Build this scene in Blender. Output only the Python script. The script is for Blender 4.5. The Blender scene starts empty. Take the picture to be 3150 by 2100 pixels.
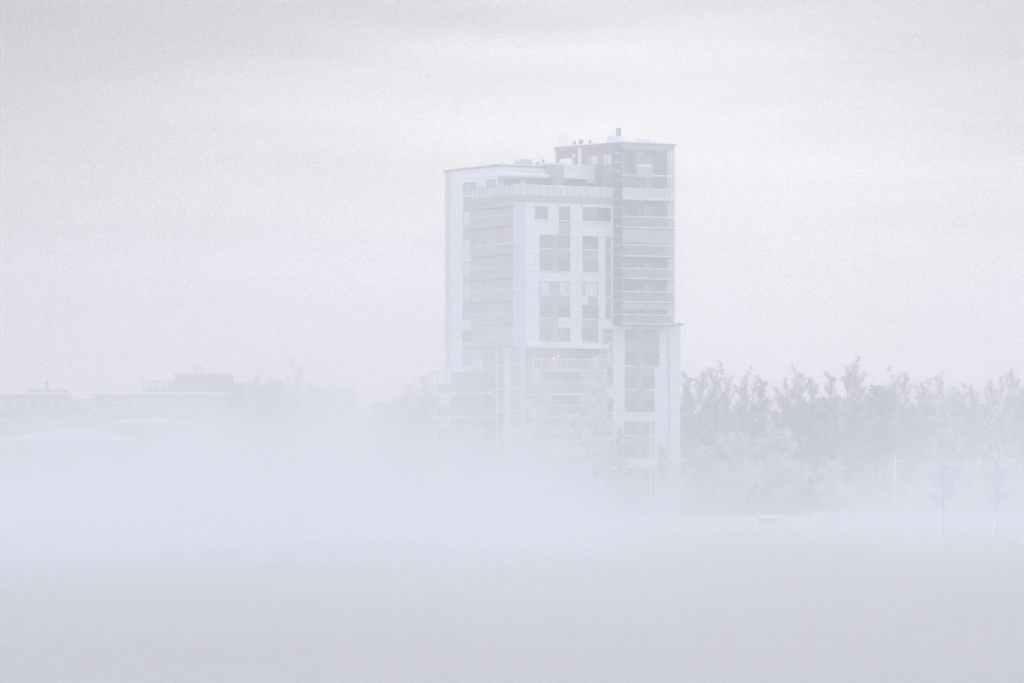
import bpy, bmesh, math, random
from math import radians as R, sin, cos, pi, exp
from mathutils import Vector, Matrix

S = bpy.context.scene
C = S.collection
random.seed(7)

# ------------------------------------------------------------------ camera
F = 15750.0          # focal length in photo pixels (3150 px wide)
HZ = 1485.0          # horizon row of the photo
H = 4.5              # eye height above the snow
cd = bpy.data.cameras.new('camera')
cam = bpy.data.objects.new('camera', cd); C.objects.link(cam); S.camera = cam
cd.sensor_width = 36; cd.lens = 36 * F / 3150; cd.shift_y = (HZ - 1050) / 3150
cd.clip_start = 1; cd.clip_end = 20000
cam.location = (0, 0, H); cam.rotation_euler = (R(90), 0, 0)

# ------------------------------------------------------------------ render, exposure
S.view_settings.view_transform = 'Standard'; S.view_settings.look = 'None'
S.view_settings.exposure = -0.29; S.view_settings.gamma = 1
cy = S.cycles
cy.max_bounces = 6; cy.diffuse_bounces = 2; cy.glossy_bounces = 2
cy.transmission_bounces = 2; cy.transparent_max_bounces = 16
cy.volume_bounces = 2; cy.volume_max_steps = 256
cy.sample_clamp_indirect = 6
cy.use_denoising = True; cy.denoising_prefilter = 'NONE'; cy.use_adaptive_sampling = False

# ------------------------------------------------------------------ sky
SUN_AZ, SUN_EL = 1.0, 7.0      # degrees, azimuth to the right of the view axis
w = bpy.data.worlds.new('World'); S.world = w; w.use_nodes = True
nt = w.node_tree; nt.nodes.clear()
def N(tree, t, **k):
    n = tree.nodes.new(t)
    for a, v in k.items(): setattr(n, a, v)
    return n
def M(tree, op, a, b=None, c=None, clamp=False):
    n = tree.nodes.new('ShaderNodeMath'); n.operation = op; n.use_clamp = clamp
    for i, v in enumerate((a, b, c)):
        if v is None: continue
        if hasattr(v, 'is_linked'): tree.links.new(v, n.inputs[i])
        else: n.inputs[i].default_value = v
    return n.outputs[0]
def ramp(tree, fac, stops, interp='EASE'):
    n = tree.nodes.new('ShaderNodeValToRGB'); n.color_ramp.interpolation = interp
    e = n.color_ramp.elements
    while len(e) < len(stops): e.new(0.5)
    for i, (p, c) in enumerate(stops):
        e[i].position = p; e[i].color = tuple(c) + (1,) if len(c) == 3 else c
    tree.links.new(fac, n.inputs[0]); return n.outputs[0]
def lin(r, g, b):
    f = lambda c: (c/255/12.92 if c <= 10 else ((c/255+.055)/1.055)**2.4)
    return (f(r), f(g), f(b))
tc = N(nt, 'ShaderNodeTexCoord'); sep = N(nt, 'ShaderNodeSeparateXYZ')
nt.links.new(tc.outputs['Generated'], sep.inputs[0])
az = M(nt, 'MULTIPLY', M(nt, 'ARCTAN2', sep.outputs[0], sep.outputs[1]), 57.2958)
el = M(nt, 'MULTIPLY', M(nt, 'ARCSINE', sep.outputs[2]), 57.2958)
cmb = N(nt, 'ShaderNodeCombineXYZ')
nt.links.new(M(nt, 'MULTIPLY', az, 0.10), cmb.inputs[0]); nt.links.new(M(nt, 'MULTIPLY', el, 0.85), cmb.inputs[1])
nz = N(nt, 'ShaderNodeTexNoise'); nz.inputs['Scale'].default_value = 1.0; nz.inputs['Detail'].default_value = 4
nz.inputs['Roughness'].default_value = .5; nt.links.new(cmb.outputs[0], nz.inputs['Vector'])
# cloud layers by height above the horizon, rolled a little by the noise
elw = M(nt, 'ADD', el, M(nt, 'MULTIPLY', M(nt, 'SUBTRACT', nz.outputs[0], .5), SKY_ROLL := 1.5))
pos = M(nt, 'DIVIDE', elw, 20.0, clamp=True)
def K(e): return e / 20.0
col = ramp(nt, pos, [(0.0, lin(236,238,244)), (K(1.6), lin(238,240,246)), (K(2.6), lin(243,244,249)), (K(3.3), lin(255,255,255)),
                     (K(3.9), lin(255,254,252)), (K(4.5), lin(242,243,247)), (K(5.1), lin(222,226,234)), (K(6.5), lin(200,206,219)), (1.0, lin(236,240,252))], 'EASE')
# brighter round the veiled sun
dz = M(nt, 'SUBTRACT', az, SUN_AZ); de = M(nt, 'SUBTRACT', el, 3.5)
r2 = M(nt, 'ADD', M(nt, 'MULTIPLY', dz, dz), M(nt, 'MULTIPLY', M(nt, 'MULTIPLY', de, de), .3))
glow = M(nt, 'POWER', 2.71828, M(nt, 'MULTIPLY', r2, -1/27.0))
lvl = M(nt, 'ADD', M(nt, 'MULTIPLY', glow, SKY_GLOW := .54), SKY_BASE := .32)
up = M(nt, 'DIVIDE', M(nt, 'SUBTRACT', el, 6.0), 16.0, clamp=True)          # the cloud deck overhead is brighter
lvl = M(nt, 'ADD', lvl, M(nt, 'MULTIPLY', up, SKY_UP := 1.2))
daz = M(nt, 'DIVIDE', M(nt, 'ADD', az, 18.5), 13.5)                                    # sky dimming added on the left to darken the fog there
lowm = N(nt, 'ShaderNodeMapRange', interpolation_type='SMOOTHSTEP'); nt.links.new(el, lowm.inputs[0])
lowm.inputs[1].default_value = 1.5; lowm.inputs[2].default_value = 4.5; lowm.inputs[3].default_value = 1.0; lowm.inputs[4].default_value = .38
wst = M(nt, 'SUBTRACT', 1.10, M(nt, 'MULTIPLY', M(nt, 'MULTIPLY', M(nt, 'POWER', 2.71828, M(nt, 'MULTIPLY', M(nt, 'MULTIPLY', daz, daz), -1.0)), .98), lowm.outputs[0]))
lvl = M(nt, 'MULTIPLY', lvl, wst)
back = M(nt, 'MULTIPLY', sep.outputs[1], -1.0, clamp=True)                  # and brightness added to the sky behind the camera lights the fronts
lvl = M(nt, 'ADD', lvl, M(nt, 'MULTIPLY', back, SKY_BACK := .7))
n2 = N(nt, 'ShaderNodeTexNoise'); n2.inputs['Scale'].default_value = 1.9; n2.inputs['Detail'].default_value = 5; nt.links.new(cmb.outputs[0], n2.inputs['Vector'])
lvl = M(nt, 'MULTIPLY', lvl, M(nt, 'ADD', .55, M(nt, 'MULTIPLY', n2.outputs[0], .90)))          # soft mottling of the cloud
mul = N(nt, 'ShaderNodeVectorMath', operation='SCALE'); nt.links.new(col, mul.inputs[0]); nt.links.new(lvl, mul.inputs['Scale'])
sky = N(nt, 'ShaderNodeTexSky', sky_type='NISHITA'); sky.sun_disc = False
sky.sun_elevation = R(SUN_EL); sky.sun_rotation = R(SUN_AZ)
sks = N(nt, 'ShaderNodeVectorMath', operation='SCALE'); nt.links.new(sky.outputs[0], sks.inputs[0]); sks.inputs['Scale'].default_value = .002
add = N(nt, 'ShaderNodeVectorMath', operation='ADD'); nt.links.new(mul.outputs[0], add.inputs[0]); nt.links.new(sks.outputs[0], add.inputs[1])
bg = N(nt, 'ShaderNodeBackground'); nt.links.new(add.outputs[0], bg.inputs[0]); bg.inputs[1].default_value = 1.0
wo = N(nt, 'ShaderNodeOutputWorld'); nt.links.new(bg.outputs[0], wo.inputs[0])
w.cycles.sampling_method = 'MANUAL'; w.cycles.sample_map_resolution = 512

# ------------------------------------------------------------------ veiled sun
sd = bpy.data.lights.new('sun', 'SUN'); sd.energy = SUN_E = 0.3; sd.angle = R(12); sd.color = (1, .985, .96)
so = bpy.data.objects.new('sun', sd); C.objects.link(so)
dirv = Vector((sin(R(SUN_AZ))*cos(R(SUN_EL)), cos(R(SUN_AZ))*cos(R(SUN_EL)), sin(R(SUN_EL))))
so.rotation_euler = dirv.to_track_quat('Z', 'Y').to_euler()

# ------------------------------------------------------------------ materials
def mat(name, col, rough=.8, spec=.3, noise=0, nscale=3, col2=None, bump=0, metal=0, detail=4, alpha=1, stretch=None):
    m = bpy.data.materials.new(name); m.use_nodes = True; t = m.node_tree
    b = t.nodes['Principled BSDF']; b.inputs['Base Color'].default_value = tuple(col) + (1,)
    b.inputs['Roughness'].default_value = rough; b.inputs['Specular IOR Level'].default_value = spec
    b.inputs['Metallic'].default_value = metal; b.inputs['Alpha'].default_value = alpha
    if noise or bump or col2:
        tc = t.nodes.new('ShaderNodeTexCoord'); n = t.nodes.new('ShaderNodeTexNoise')
        n.inputs['Scale'].default_value = nscale; n.inputs['Detail'].default_value = detail
        src = tc.outputs['Object']
        if stretch:
            mp = t.nodes.new('ShaderNodeMapping'); mp.inputs['Scale'].default_value = stretch
            t.links.new(src, mp.inputs[0]); src = mp.outputs[0]
        t.links.new(src, n.inputs['Vector'])
        c2 = col2 or tuple(min(1, c*(1-noise)) for c in col)
        t.links.new(ramp(t, n.outputs[0], [(.35, col), (.65, c2)]), b.inputs['Base Color'])
        if bump:
            bp = t.nodes.new('ShaderNodeBump'); bp.inputs['Strength'].default_value = 1; bp.inputs['Distance'].default_value = bump
            t.links.new(n.outputs[0], bp.inputs['Height']); t.links.new(bp.outputs[0], b.inputs['Normal'])
    return m

# ------------------------------------------------------------------ haze and fog
HAZE_D = .00132
def box_obj(name, x0, x1, y0, y1, z0, z1):
    me = bpy.data.meshes.new(name)
    v = [(x, y, z) for z in (z0, z1) for y in (y0, y1) for x in (x0, x1)]
    me.from_pydata(v, [], [(0,2,3,1), (4,5,7,6), (0,1,5,4), (2,6,7,3), (0,4,6,2), (1,3,7,5)])
    o = bpy.data.objects.new(name, me); C.objects.link(o); return o
hz = box_obj('haze', -420, 420, -60, 1260, -1.5, 58)
hz['kind'] = 'stuff'; hz['label'] = 'pale cold haze filling the air over the whole scene'
hm = bpy.data.materials.new('haze_air'); hm.use_nodes = True; t = hm.node_tree; t.nodes.clear()
pv = t.nodes.new('ShaderNodeVolumePrincipled'); pv.inputs['Color'].default_value = (.96,.96,.968,1); pv.inputs['Density'].default_value = HAZE_D
pv.inputs['Anisotropy'].default_value = .74
o_ = t.nodes.new('ShaderNodeOutputMaterial'); t.links.new(pv.outputs[0], o_.inputs['Volume']); hz.data.materials.append(hm)

fb = box_obj('fog_bank', -170, 150, 40, 1100, -.5, 50)
fb['kind'] = 'stuff'; fb['label'] = 'thick white fog bank lying over the snow in front of the buildings'
fm = bpy.data.materials.new('sea_smoke'); fm.use_nodes = True; t = fm.node_tree; t.nodes.clear()
tc = t.nodes.new('ShaderNodeTexCoord'); sp = t.nodes.new('ShaderNodeSeparateXYZ'); t.links.new(tc.outputs['Object'], sp.inputs[0])
X, Y, Z = sp.outputs
def sstep(x, a, b):
    n = t.nodes.new('ShaderNodeMapRange'); n.interpolation_type = 'SMOOTHSTEP'
    t.links.new(x, n.inputs[0]); n.inputs[1].default_value = a; n.inputs[2].default_value = b; return n.outputs[0]
mp = t.nodes.new('ShaderNodeMapping'); mp.inputs['Scale'].default_value = (1/22, 1/110, 1/10); t.links.new(tc.outputs['Object'], mp.inputs[0])
nn = t.nodes.new('ShaderNodeTexNoise'); nn.inputs['Scale'].default_value = 1; nn.inputs['Detail'].default_value = 4; t.links.new(mp.outputs[0], nn.inputs['Vector'])
nf = M(t, 'MULTIPLY_ADD', nn.outputs[0], 5.4, -1.75)
tx = M(t, 'DIVIDE', X, M(t, 'MAXIMUM', Y, 100))            # the plume drifts along lines of sight of the open lead
left = M(t, 'SUBTRACT', 1, sstep(X, -26, 1)); far = M(t, 'SUBTRACT', 1, sstep(X, -46, -20))
right = sstep(X, -2, 13)
hs = M(t, 'ADD', M(t, 'MULTIPLY', left, FOG_HL := 1.0), FOG_H := 5.1)
amt = M(t, 'SUBTRACT', M(t, 'SUBTRACT', 1, M(t, 'MULTIPLY', far, FOG_L := .52)), M(t, 'MULTIPLY', right, FOG_R := .74))
mp2 = t.nodes.new('ShaderNodeMapping'); mp2.inputs['Scale'].default_value = (1/13, 1/55, 1/40); t.links.new(tc.outputs['Object'], mp2.inputs[0])
nb = t.nodes.new('ShaderNodeTexNoise'); nb.inputs['Scale'].default_value = 1; nb.inputs['Detail'].default_value = 2; t.links.new(mp2.outputs[0], nb.inputs['Vector'])
hs = M(t, 'MULTIPLY', hs, M(t, 'MAXIMUM', M(t, 'MULTIPLY_ADD', nb.outputs[0], 3.0, -.5), .35))   # billows
zz = M(t, 'MAXIMUM', Z, 0)
fall = M(t, 'POWER', 2.71828, M(t, 'MULTIPLY', M(t, 'DIVIDE', zz, hs), -1))
edge = M(t, 'MULTIPLY', M(t, 'MULTIPLY', sstep(Y, 20, 640), M(t, 'SUBTRACT', 1, sstep(Y, 700, 1080))), M(t, 'SUBTRACT', 1, sstep(Z, 34, 49)))
edge = M(t, 'MULTIPLY', edge, M(t, 'MULTIPLY', sstep(X, -165, -110), M(t, 'SUBTRACT', 1, sstep(X, 100, 145))))
den = M(t, 'MULTIPLY', M(t, 'MULTIPLY', M(t, 'MULTIPLY', fall, M(t, 'MAXIMUM', nf, .05)), M(t, 'MULTIPLY', amt, edge)), FOG_D := .026)
pv = t.nodes.new('ShaderNodeVolumePrincipled'); pv.inputs['Color'].default_value = (.972,.962,.985,1); pv.inputs['Anisotropy'].default_value = .6
t.links.new(den, pv.inputs['Density'])
o_ = t.nodes.new('ShaderNodeOutputMaterial'); t.links.new(pv.outputs[0], o_.inputs['Volume']); fb.data.materials.append(fm)
hm.cycles.volume_sampling = 'DISTANCE'; fm.cycles.volume_sampling = 'DISTANCE'
fm.cycles.volume_step_rate = FOG_STEP = 1.2
# ------------------------------------------------------------------ geometry helpers
class MB:
    def __init__(s): s.v = []; s.f = []
    def box(s, x0, x1, y0, y1, z0, z1, skew=None):
        b = len(s.v)
        s.v += [(x, y, z) for z in (z0, z1) for y in (y0, y1) for x in (x0, x1)]
        s.f += [tuple(b+i for i in q) for q in ((0,2,3,1), (4,5,7,6), (0,1,5,4), (2,6,7,3), (0,4,6,2), (1,3,7,5))]
        return s
    def prism(s, pts, z0, z1):           # pts: ccw (x, y); z1 may be a list of top heights
        b = len(s.v); n = len(pts)
        zt = z1 if isinstance(z1, (list, tuple)) else [z1]*n
        s.v += [(x, y, z0) for x, y in pts] + [(x, y, zt[i]) for i, (x, y) in enumerate(pts)]
        s.f.append(tuple(b+i for i in reversed(range(n)))); s.f.append(tuple(b+n+i for i in range(n)))
        for i in range(n): j = (i+1) % n; s.f.append((b+i, b+j, b+n+j, b+n+i))
        return s
    def cyl(s, x, y, z0, z1, r0, r1=None, n=10):
        r1 = r0 if r1 is None else r1; b = len(s.v)
        for z, r in ((z0, r0), (z1, r1)):
            s.v += [(x + r*cos(2*pi*k/n), y + r*sin(2*pi*k/n), z) for k in range(n)]
        s.f.append(tuple(b+i for i in reversed(range(n)))); s.f.append(tuple(b+n+i for i in range(n)))
        for i in range(n): j = (i+1) % n; s.f.append((b+i, b+j, b+n+j, b+n+i))
        return s
    def tube(s, pts, r, n=6, r2=None, cap=True):
        pts = [Vector(p) for p in pts]; b = len(s.v); m = len(pts)
        for i, p in enumerate(pts):
            d = (pts[min(i+1, m-1)] - pts[max(i-1, 0)]).normalized()
            u = d.orthogonal().normalized() if abs(d.z) < .99 else Vector((1, 0, 0)); v = d.cross(u).normalized(); u = v.cross(d)
            rr = r if r2 is None else r + (r2-r)*i/(m-1)
            s.v += [tuple(p + (u*cos(2*pi*k/n) + v*sin(2*pi*k/n))*rr) for k in range(n)]
        for i in range(m-1):
            for k in range(n):
                j = (k+1) % n; s.f.append((b+i*n+k, b+i*n+j, b+(i+1)*n+j, b+(i+1)*n+k))
        if cap:
            s.f.append(tuple(b+k for k in reversed(range(n)))); s.f.append(tuple(b+(m-1)*n+k for k in range(n)))
        return s
    def quad(s, a, b_, c, d):
        b = len(s.v); s.v += [tuple(a), tuple(b_), tuple(c), tuple(d)]; s.f.append((b, b+1, b+2, b+3)); return s
    def build(s, name, m, parent=None, smooth=False):
        me = bpy.data.meshes.new(name); me.from_pydata(s.v, [], s.f); me.update()
        if m: me.materials.append(m)
        if smooth:
            for p in me.polygons: p.use_smooth = True
        o = bpy.data.objects.new(name, me); C.objects.link(o)
        if parent: o.parent = parent
        return o
def tag(o, label=None, cat=None, group=None, kind=None):
    if label: o['label'] = label
    if cat: o['category'] = cat
    if group: o['group'] = group
    if kind: o['kind'] = kind
    return o
def empty(name, loc=(0,0,0), rz=0):
    o = bpy.data.objects.new(name, None); C.objects.link(o); o.location = loc; o.rotation_euler = (0, 0, rz); return o
def copy_tree(o, parent=None):
    c = o.copy(); C.objects.link(c); c.parent = parent
    for ch in list(o.children): copy_tree(ch, c)
    return c
def at(px, py_or_z, Y, z=None):          # photo column at distance Y; ground point by default
    return Vector(((px-1575)/F*Y, Y, 0 if z is None else z))
def zat(py, Y): return H + (HZ - py)/F*Y

# ------------------------------------------------------------------ material set
m_white = mat('white_cladding', (.74,.76,.82), .6, noise=.06, nscale=.35, bump=.01)
# cladding joints: fine grooves every panel
def cladding(name, col, jx, jz, depth=.03, noise=.06, rough=.6):
    m = mat(name, col, rough, noise=noise, nscale=.3); t = m.node_tree; b = t.nodes['Principled BSDF']
    tc = t.nodes.new('ShaderNodeTexCoord'); sp = t.nodes.new('ShaderNodeSeparateXYZ'); t.links.new(tc.outputs['Object'], sp.inputs[0])
    xy = M(t, 'ADD', sp.outputs[0], sp.outputs[1])
    gx = M(t, 'LESS_THAN', M(t, 'FRACT', M(t, 'DIVIDE', xy, jx)), .05/jx)
    gz = M(t, 'LESS_THAN', M(t, 'FRACT', M(t, 'DIVIDE', sp.outputs[2], jz)), .05/jz)
    g = M(t, 'MAXIMUM', gx, gz)
    mx = t.nodes.new('ShaderNodeMix'); mx.data_type = 'RGBA'
    src = b.inputs['Base Color'].links[0].from_socket
    t.links.new(g, mx.inputs[0]); t.links.new(src, mx.inputs[6]); mx.inputs[7].default_value = tuple(c*.6 for c in col) + (1,)
    t.links.new(mx.outputs[2], b.inputs['Base Color']); return m
m_white = cladding('white_cladding', (.76,.765,.80), 3.2, .75)
m_conc = cladding('pale_concrete', (.60,.61,.66), 3.0, 3.03, noise=.1)
m_grey = cladding('grey_panel', (.34,.345,.375), 1.2, 1.5, noise=.12)
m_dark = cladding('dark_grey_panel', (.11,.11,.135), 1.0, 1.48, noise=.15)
m_brown = cladding('red_brown_render', (.22,.15,.155), 2.4, 1.5, noise=.15)
m_slab = mat('slab_edge', (.16,.13,.15), .7, noise=.15)
m_metal = mat('grey_metal', (.20,.21,.24), .5, noise=.1)
m_zinc = mat('galvanised_metal', (.42,.44,.48), .45, noise=.2)
m_wframe = mat('white_metal', (.75,.77,.82), .5, noise=.05)
m_pane = mat('window_glass', (.26,.27,.295), .08, spec=.6, noise=.4, nscale=.5)
m_blind = mat('glass_with_pale_blind', (.66,.69,.74), .25, spec=.5, noise=.12, nscale=.5)
m_ltgl = mat('glass_with_curtain', (.38,.40,.43), .2, spec=.5, noise=.2, nscale=.6)
m_frosted = cladding('frosted_blue_glass', (.52,.585,.63), 40, 1.48, noise=.08, rough=.25)
m_bronze = mat('bronze_tinted_glass', (.40,.39,.41), .25, spec=.5, noise=.2, nscale=.25)
m_bronze2 = mat('bronze_tinted_parapet_glass', (.35,.35,.385), .3, spec=.5, noise=.15, nscale=.25)
m_snow = mat('snow', (.80,.82,.88), .75, noise=.05, nscale=.6, bump=.03)
m_parap = mat('milky_parapet_glass', (.56,.61,.68), .25, spec=.5, noise=.06, nscale=.3)
m_frostb = mat('frosted_bark', (.33,.33,.37), .9, noise=.45, nscale=2.5)
def clear_glass(name, tint, alpha):
    m = mat(name, tint, .08, spec=.6, noise=.1, nscale=.4); m.node_tree.nodes['Principled BSDF'].inputs['Alpha'].default_value = alpha; return m
m_clear = clear_glass('clear_balcony_glass', (.28,.30,.35), .22)
m_hazygl = clear_glass('hazy_parapet_glass', (.36,.39,.44), .5)
def emit(name, col, st):
    m = bpy.data.materials.new(name); m.use_nodes = True; t = m.node_tree; b = t.nodes['Principled BSDF']
    b.inputs['Base Color'].default_value = tuple(col)+(1,); b.inputs['Emission Color'].default_value = tuple(col)+(1,); b.inputs['Emission Strength'].default_value = st; return m
m_bulb = emit('warm_bulb', (1, .62, .2), 7)
m_lamp = emit('warm_lamp', (1, .85, .55), 22)

# ------------------------------------------------------------------ ground
def snowfield():
    bm = bmesh.new(); import mathutils
    ys = [-400, 0, 60, 90] + [100+8*i for i in range(75)] + [720, 780, 900, 1100, 1500, 2500, 5000, 12000]
    xs = [-9000, -2500, -800, -300] + [-180 + 6*i for i in range(61)] + [300, 800, 2500, 9000]
    grid = []
    for y in ys:
        row = []
        for x in xs:
            z = 0
            if 0 < y < 1500 and abs(x) < 400:
                z = .10*mathutils.noise.noise((x/22, y/34, 0)) + .03*mathutils.noise.noise((x/6, y/9, 4))
            row.append(bm.verts.new((x, y, z)))
        grid.append(row)
    for j in range(len(ys)-1):
        for i in range(len(xs)-1): bm.faces.new((grid[j][i], grid[j][i+1], grid[j+1][i+1], grid[j+1][i]))
    me = bpy.data.meshes.new('snow_ground'); bm.to_mesh(me); bm.free()
    for p in me.polygons: p.use_smooth = True
    me.materials.append(mat('snow_on_sea_ice', (.47,.457,.472), .8, noise=.02, nscale=.05, bump=.03))
    o = bpy.data.objects.new('snow_ground', me); C.objects.link(o); o['kind'] = 'structure'; return o
snowfield()

# ------------------------------------------------------------------ the apartment tower
P0 = Vector((5/F*670, 670, 0)); A30 = R(30)
rx, ry, lx, ly = cos(A30), sin(A30), -sin(A30), cos(A30)
T = empty('apartment_tower', P0, A30)
tag(T, 'tall white and grey apartment tower with stacked glazed balconies rising out of the fog', 'building')
def fx(px, yo=0):                         # local x of a photo column on the front plane y = yo
    t_ = (px-1575)/F
    return (t_*(P0.y + yo*ly) - P0.x - yo*lx) / (rx - ry*t_)
def ly_(px, xo=0):                        # local y of a photo column on a side plane x = xo
    t_ = (px-1575)/F
    return (P0.x + xo*rx - t_*(P0.y + xo*ry)) / (-lx + ly*t_)
def wy(x, y): return P0.y + x*ry + y*ly
def zz_(py, x, y): return H + (HZ-py)/F*wy(x, y)
def part(name, mb, m, parent=None, label=None):
    o = mb.build(name, m, parent or T)
    if label: o['label'] = label
    return o
GB = -.5
XL = 1.0                                   # main left wall plane
YB = ly_(1387, XL)                         # back end of it
ZT = zz_(617, 0, 0)                        # top of the white front wall
ZC = zz_(570, 0, 0)                        # terrace parapet top
ZP0 = zz_(603, 0, 0)                       # terrace parapet foot
XR = fx(2093, 0)                           # right end of the lower block
XT0 = fx(1887, 0)                          # tower left edge
ZTB = zz_(998, XT0, -2)                    # underside of the tower balconies
ZLB = zz_(1001, XR, 0)                     # lower block roof
YPH = ly_(1531, XL)                        # penthouse front plane
ZPH = zz_(512, XL, YPH)
ZST = zz_(1065, 0, 0)                      # foot of the left balcony stack
print('DIM', XR, XT0, YB, YPH, ZT, ZC, ZPH, ZTB, ZLB, ZST)

# walls
part('wall', MB().prism([(XL, .0), (XT0+.3, 0), (XT0+.3, YB), (XL, YB)], GB, ZT), m_white)
part('wall', MB().box(XT0+.3, XR, 0, 15, GB, ZLB), m_white)
pw = MB(); pw.prism([(XL, YPH), (fx(1687, YPH), YPH), (fx(1687, YPH), YB), (XL, YB)], ZT+.003, ZPH)
part('penthouse', pw, m_white)
ph2z = zz_(516, fx(1760, YPH), YPH)
part('penthouse', MB().box(fx(1734, YPH-1.2), XT0-.02, YPH-1.2, YB-1, ZT+.003, ph2z), m_white)
part('roof', MB().box(XL-.15, fx(1687, YPH)+.1, YPH-.15, YB+.15, ZPH+.003, ZPH+.22), m_metal)
part('roof_snow', MB().prism([(XL+.1, YPH+.1), (fx(1687, YPH)-.1, YPH+.1), (fx(1687, YPH)-.1, YB-.1), (XL+.1, YB-.1)], ZPH+.223, ZPH+.38), m_snow)
part('roof_snow', MB().box(fx(1734, YPH-1.2)-.1, XT0-.05, YPH-1.3, YB-1, ph2z+.003, ph2z+.3), m_snow)
x0 = fx(1700, YPH-1.8); x1 = fx(1731, YPH-1.8)
part('stair_shaft', MB().box(x0, x1, YPH-1.8, YPH+6, ZT+.003, zz_(508, x0, YPH)), m_ltgl)
part('roof_snow', MB().box(x0-.4, x1+.1, YPH-1.9, YPH+6, zz_(508, x0, YPH)+.003, zz_(505, x0, YPH)+.1), m_snow)
part('roof_snow', MB().box(fx(1640, YPH+5), fx(1720, YPH+5), YPH+5, YPH+9, ZPH+.383, zz_(499, 8, YPH+5)), m_snow)

# back corner bay of frosted glass
for y0, y1 in ((YB+.003, ly_(1369, XL)),):
    part('corner_glazing', MB().box(XL, XL+3, y0, y1, zz_(1137, XL, YB), ZPH-.05), m_frosted)
part('roof', MB().box(XL-.15, XL+3.2, YB+.153, ly_(1366.5, XL), ZPH-.047, ZPH+.2), m_metal)

# windows -----------------------------------------------------------------
def window_f(px0, px1, py0, py1, yo=0, pane=None, split=None, sill=True, frame=None):
    """window on a plane facing the camera side (local y = yo), from photo rows at its left edge"""
    xa, xb = fx(px0, yo), fx(px1, yo); z1, z0 = zz_(py0, xa, yo), zz_(py1, xa, yo)
    fw = .09; mb = MB()
    mb.box(xa, xb, yo-.10, yo-.004, z0, z0+fw); mb.box(xa, xb, yo-.10, yo-.004, z1-fw, z1)
    mb.box(xa, xa+fw, yo-.10, yo-.004, z0+fw, z1-fw); mb.box(xb-fw, xb, yo-.10, yo-.004, z0+fw, z1-fw)
    if split:
        for s_ in (split if isinstance(split, (list, tuple)) else [split]):
            xs = xa + (xb-xa)*s_; mb.box(xs-.05, xs+.05, yo-.10, yo-.004, z0+fw, z1-fw)
    o = part('window', mb, frame or m_metal)
    MB().box(xa+fw, xb-fw, yo-.05, yo-.004, z0+fw, z1-fw).build('pane', pane or m_pane, o)
    if sill: snow_strip(xa-.08, xb+.08, yo-.26, yo-.004, z0-.13, .16).build('snowy_sill', m_snow, o)
    return o
def snow_strip(xa, xb, ya, yb, z, h):
    """rounded uneven ridge of snow along x"""
    mb = MB(); n = max(3, int((xb-xa)/.35)); b = 0; prof = []
    for i in range(n+1):
        x = xa + (xb-xa)*i/n; hh = h*(.75 + .5*random.random()) * (0.7 if i in (0, n) else 1)
        prof.append([(x, ya, z), (x, ya, z+hh*.6), (x, ya*.6+yb*.4, z+hh), (x, yb, z+hh), (x, yb, z)])
    for r_ in prof: mb.v += r_
    for i in range(n):
        for k in range(5):
            j = (k+1) % 5; mb.f.append((i*5+k, (i+1)*5+k, (i+1)*5+j, i*5+j))
    mb.f.append((0,1,2,3,4)); mb.f.append(tuple(n*5+k for k in (4,3,2,1,0)))
    return mb
def snow_strip_y(ya, yb, xa, xb, z, h):
    mb = snow_strip(ya, yb, xa, xb, z, h); mb.v = [(v[1], v[0], v[2]) for v in mb.v]; mb.f = [tuple(reversed(f)) for f in mb.f]; return mb
def window_l(px0, px1, py0, py1, xo=XL, pane=None, split=None, sill=True):
    """window on a side plane x = xo; px0 is the far edge, rows read at px0"""
    ya, yb = ly_(px1, xo), ly_(px0, xo); z1, z0 = zz_(py0, xo, yb), zz_(py1, xo, yb)
    fw = .1; mb = MB()
    mb.box(xo-.10, xo-.004, ya, yb, z0, z0+fw); mb.box(xo-.10, xo-.004, ya, yb, z1-fw, z1)
    mb.box(xo-.10, xo-.004, ya, ya+fw, z0+fw, z1-fw); mb.box(xo-.10, xo-.004, yb-fw, yb, z0+fw, z1-fw)
    if split: ys = yb + (ya-yb)*split; mb.box(xo-.10, xo-.004, ys-.06, ys+.06, z0+fw, z1-fw)
    o = part('window', mb, m_metal)
    MB().box(xo-.05, xo-.004, ya+fw, yb-fw, z0+fw, z1-fw).build('pane', pane or m_pane, o)
    if sill: snow_strip_y(ya-.1, yb+.1, xo-.3, xo-.004, z0-.13, .16).build('snowy_sill', m_snow, o)
    return o
def infill_f(px0, px1, py0, py1, yo=0, m=None, d=.02, z_at=None):
    xa, xb = fx(px0, yo), fx(px1, yo); xr = fx(z_at, yo) if z_at else xa
    z1, z0 = zz_(py0, xr, yo), zz_(py1, xr, yo)
    return part('infill_panel', MB().box(xa, xb, yo-d, yo+.1, z0, z1), m or m_grey)
def infill_l(px0, px1, py0, py1, xo=XL, m=None, d=.02):
    ya, yb = ly_(px1, xo), ly_(px0, xo); z1, z0 = zz_(py0, xo, yb), zz_(py1, xo, yb)
    return part('infill_panel', MB().box(xo-d, xo+.1, ya, yb, z0, z1), m or m_grey)

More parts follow.
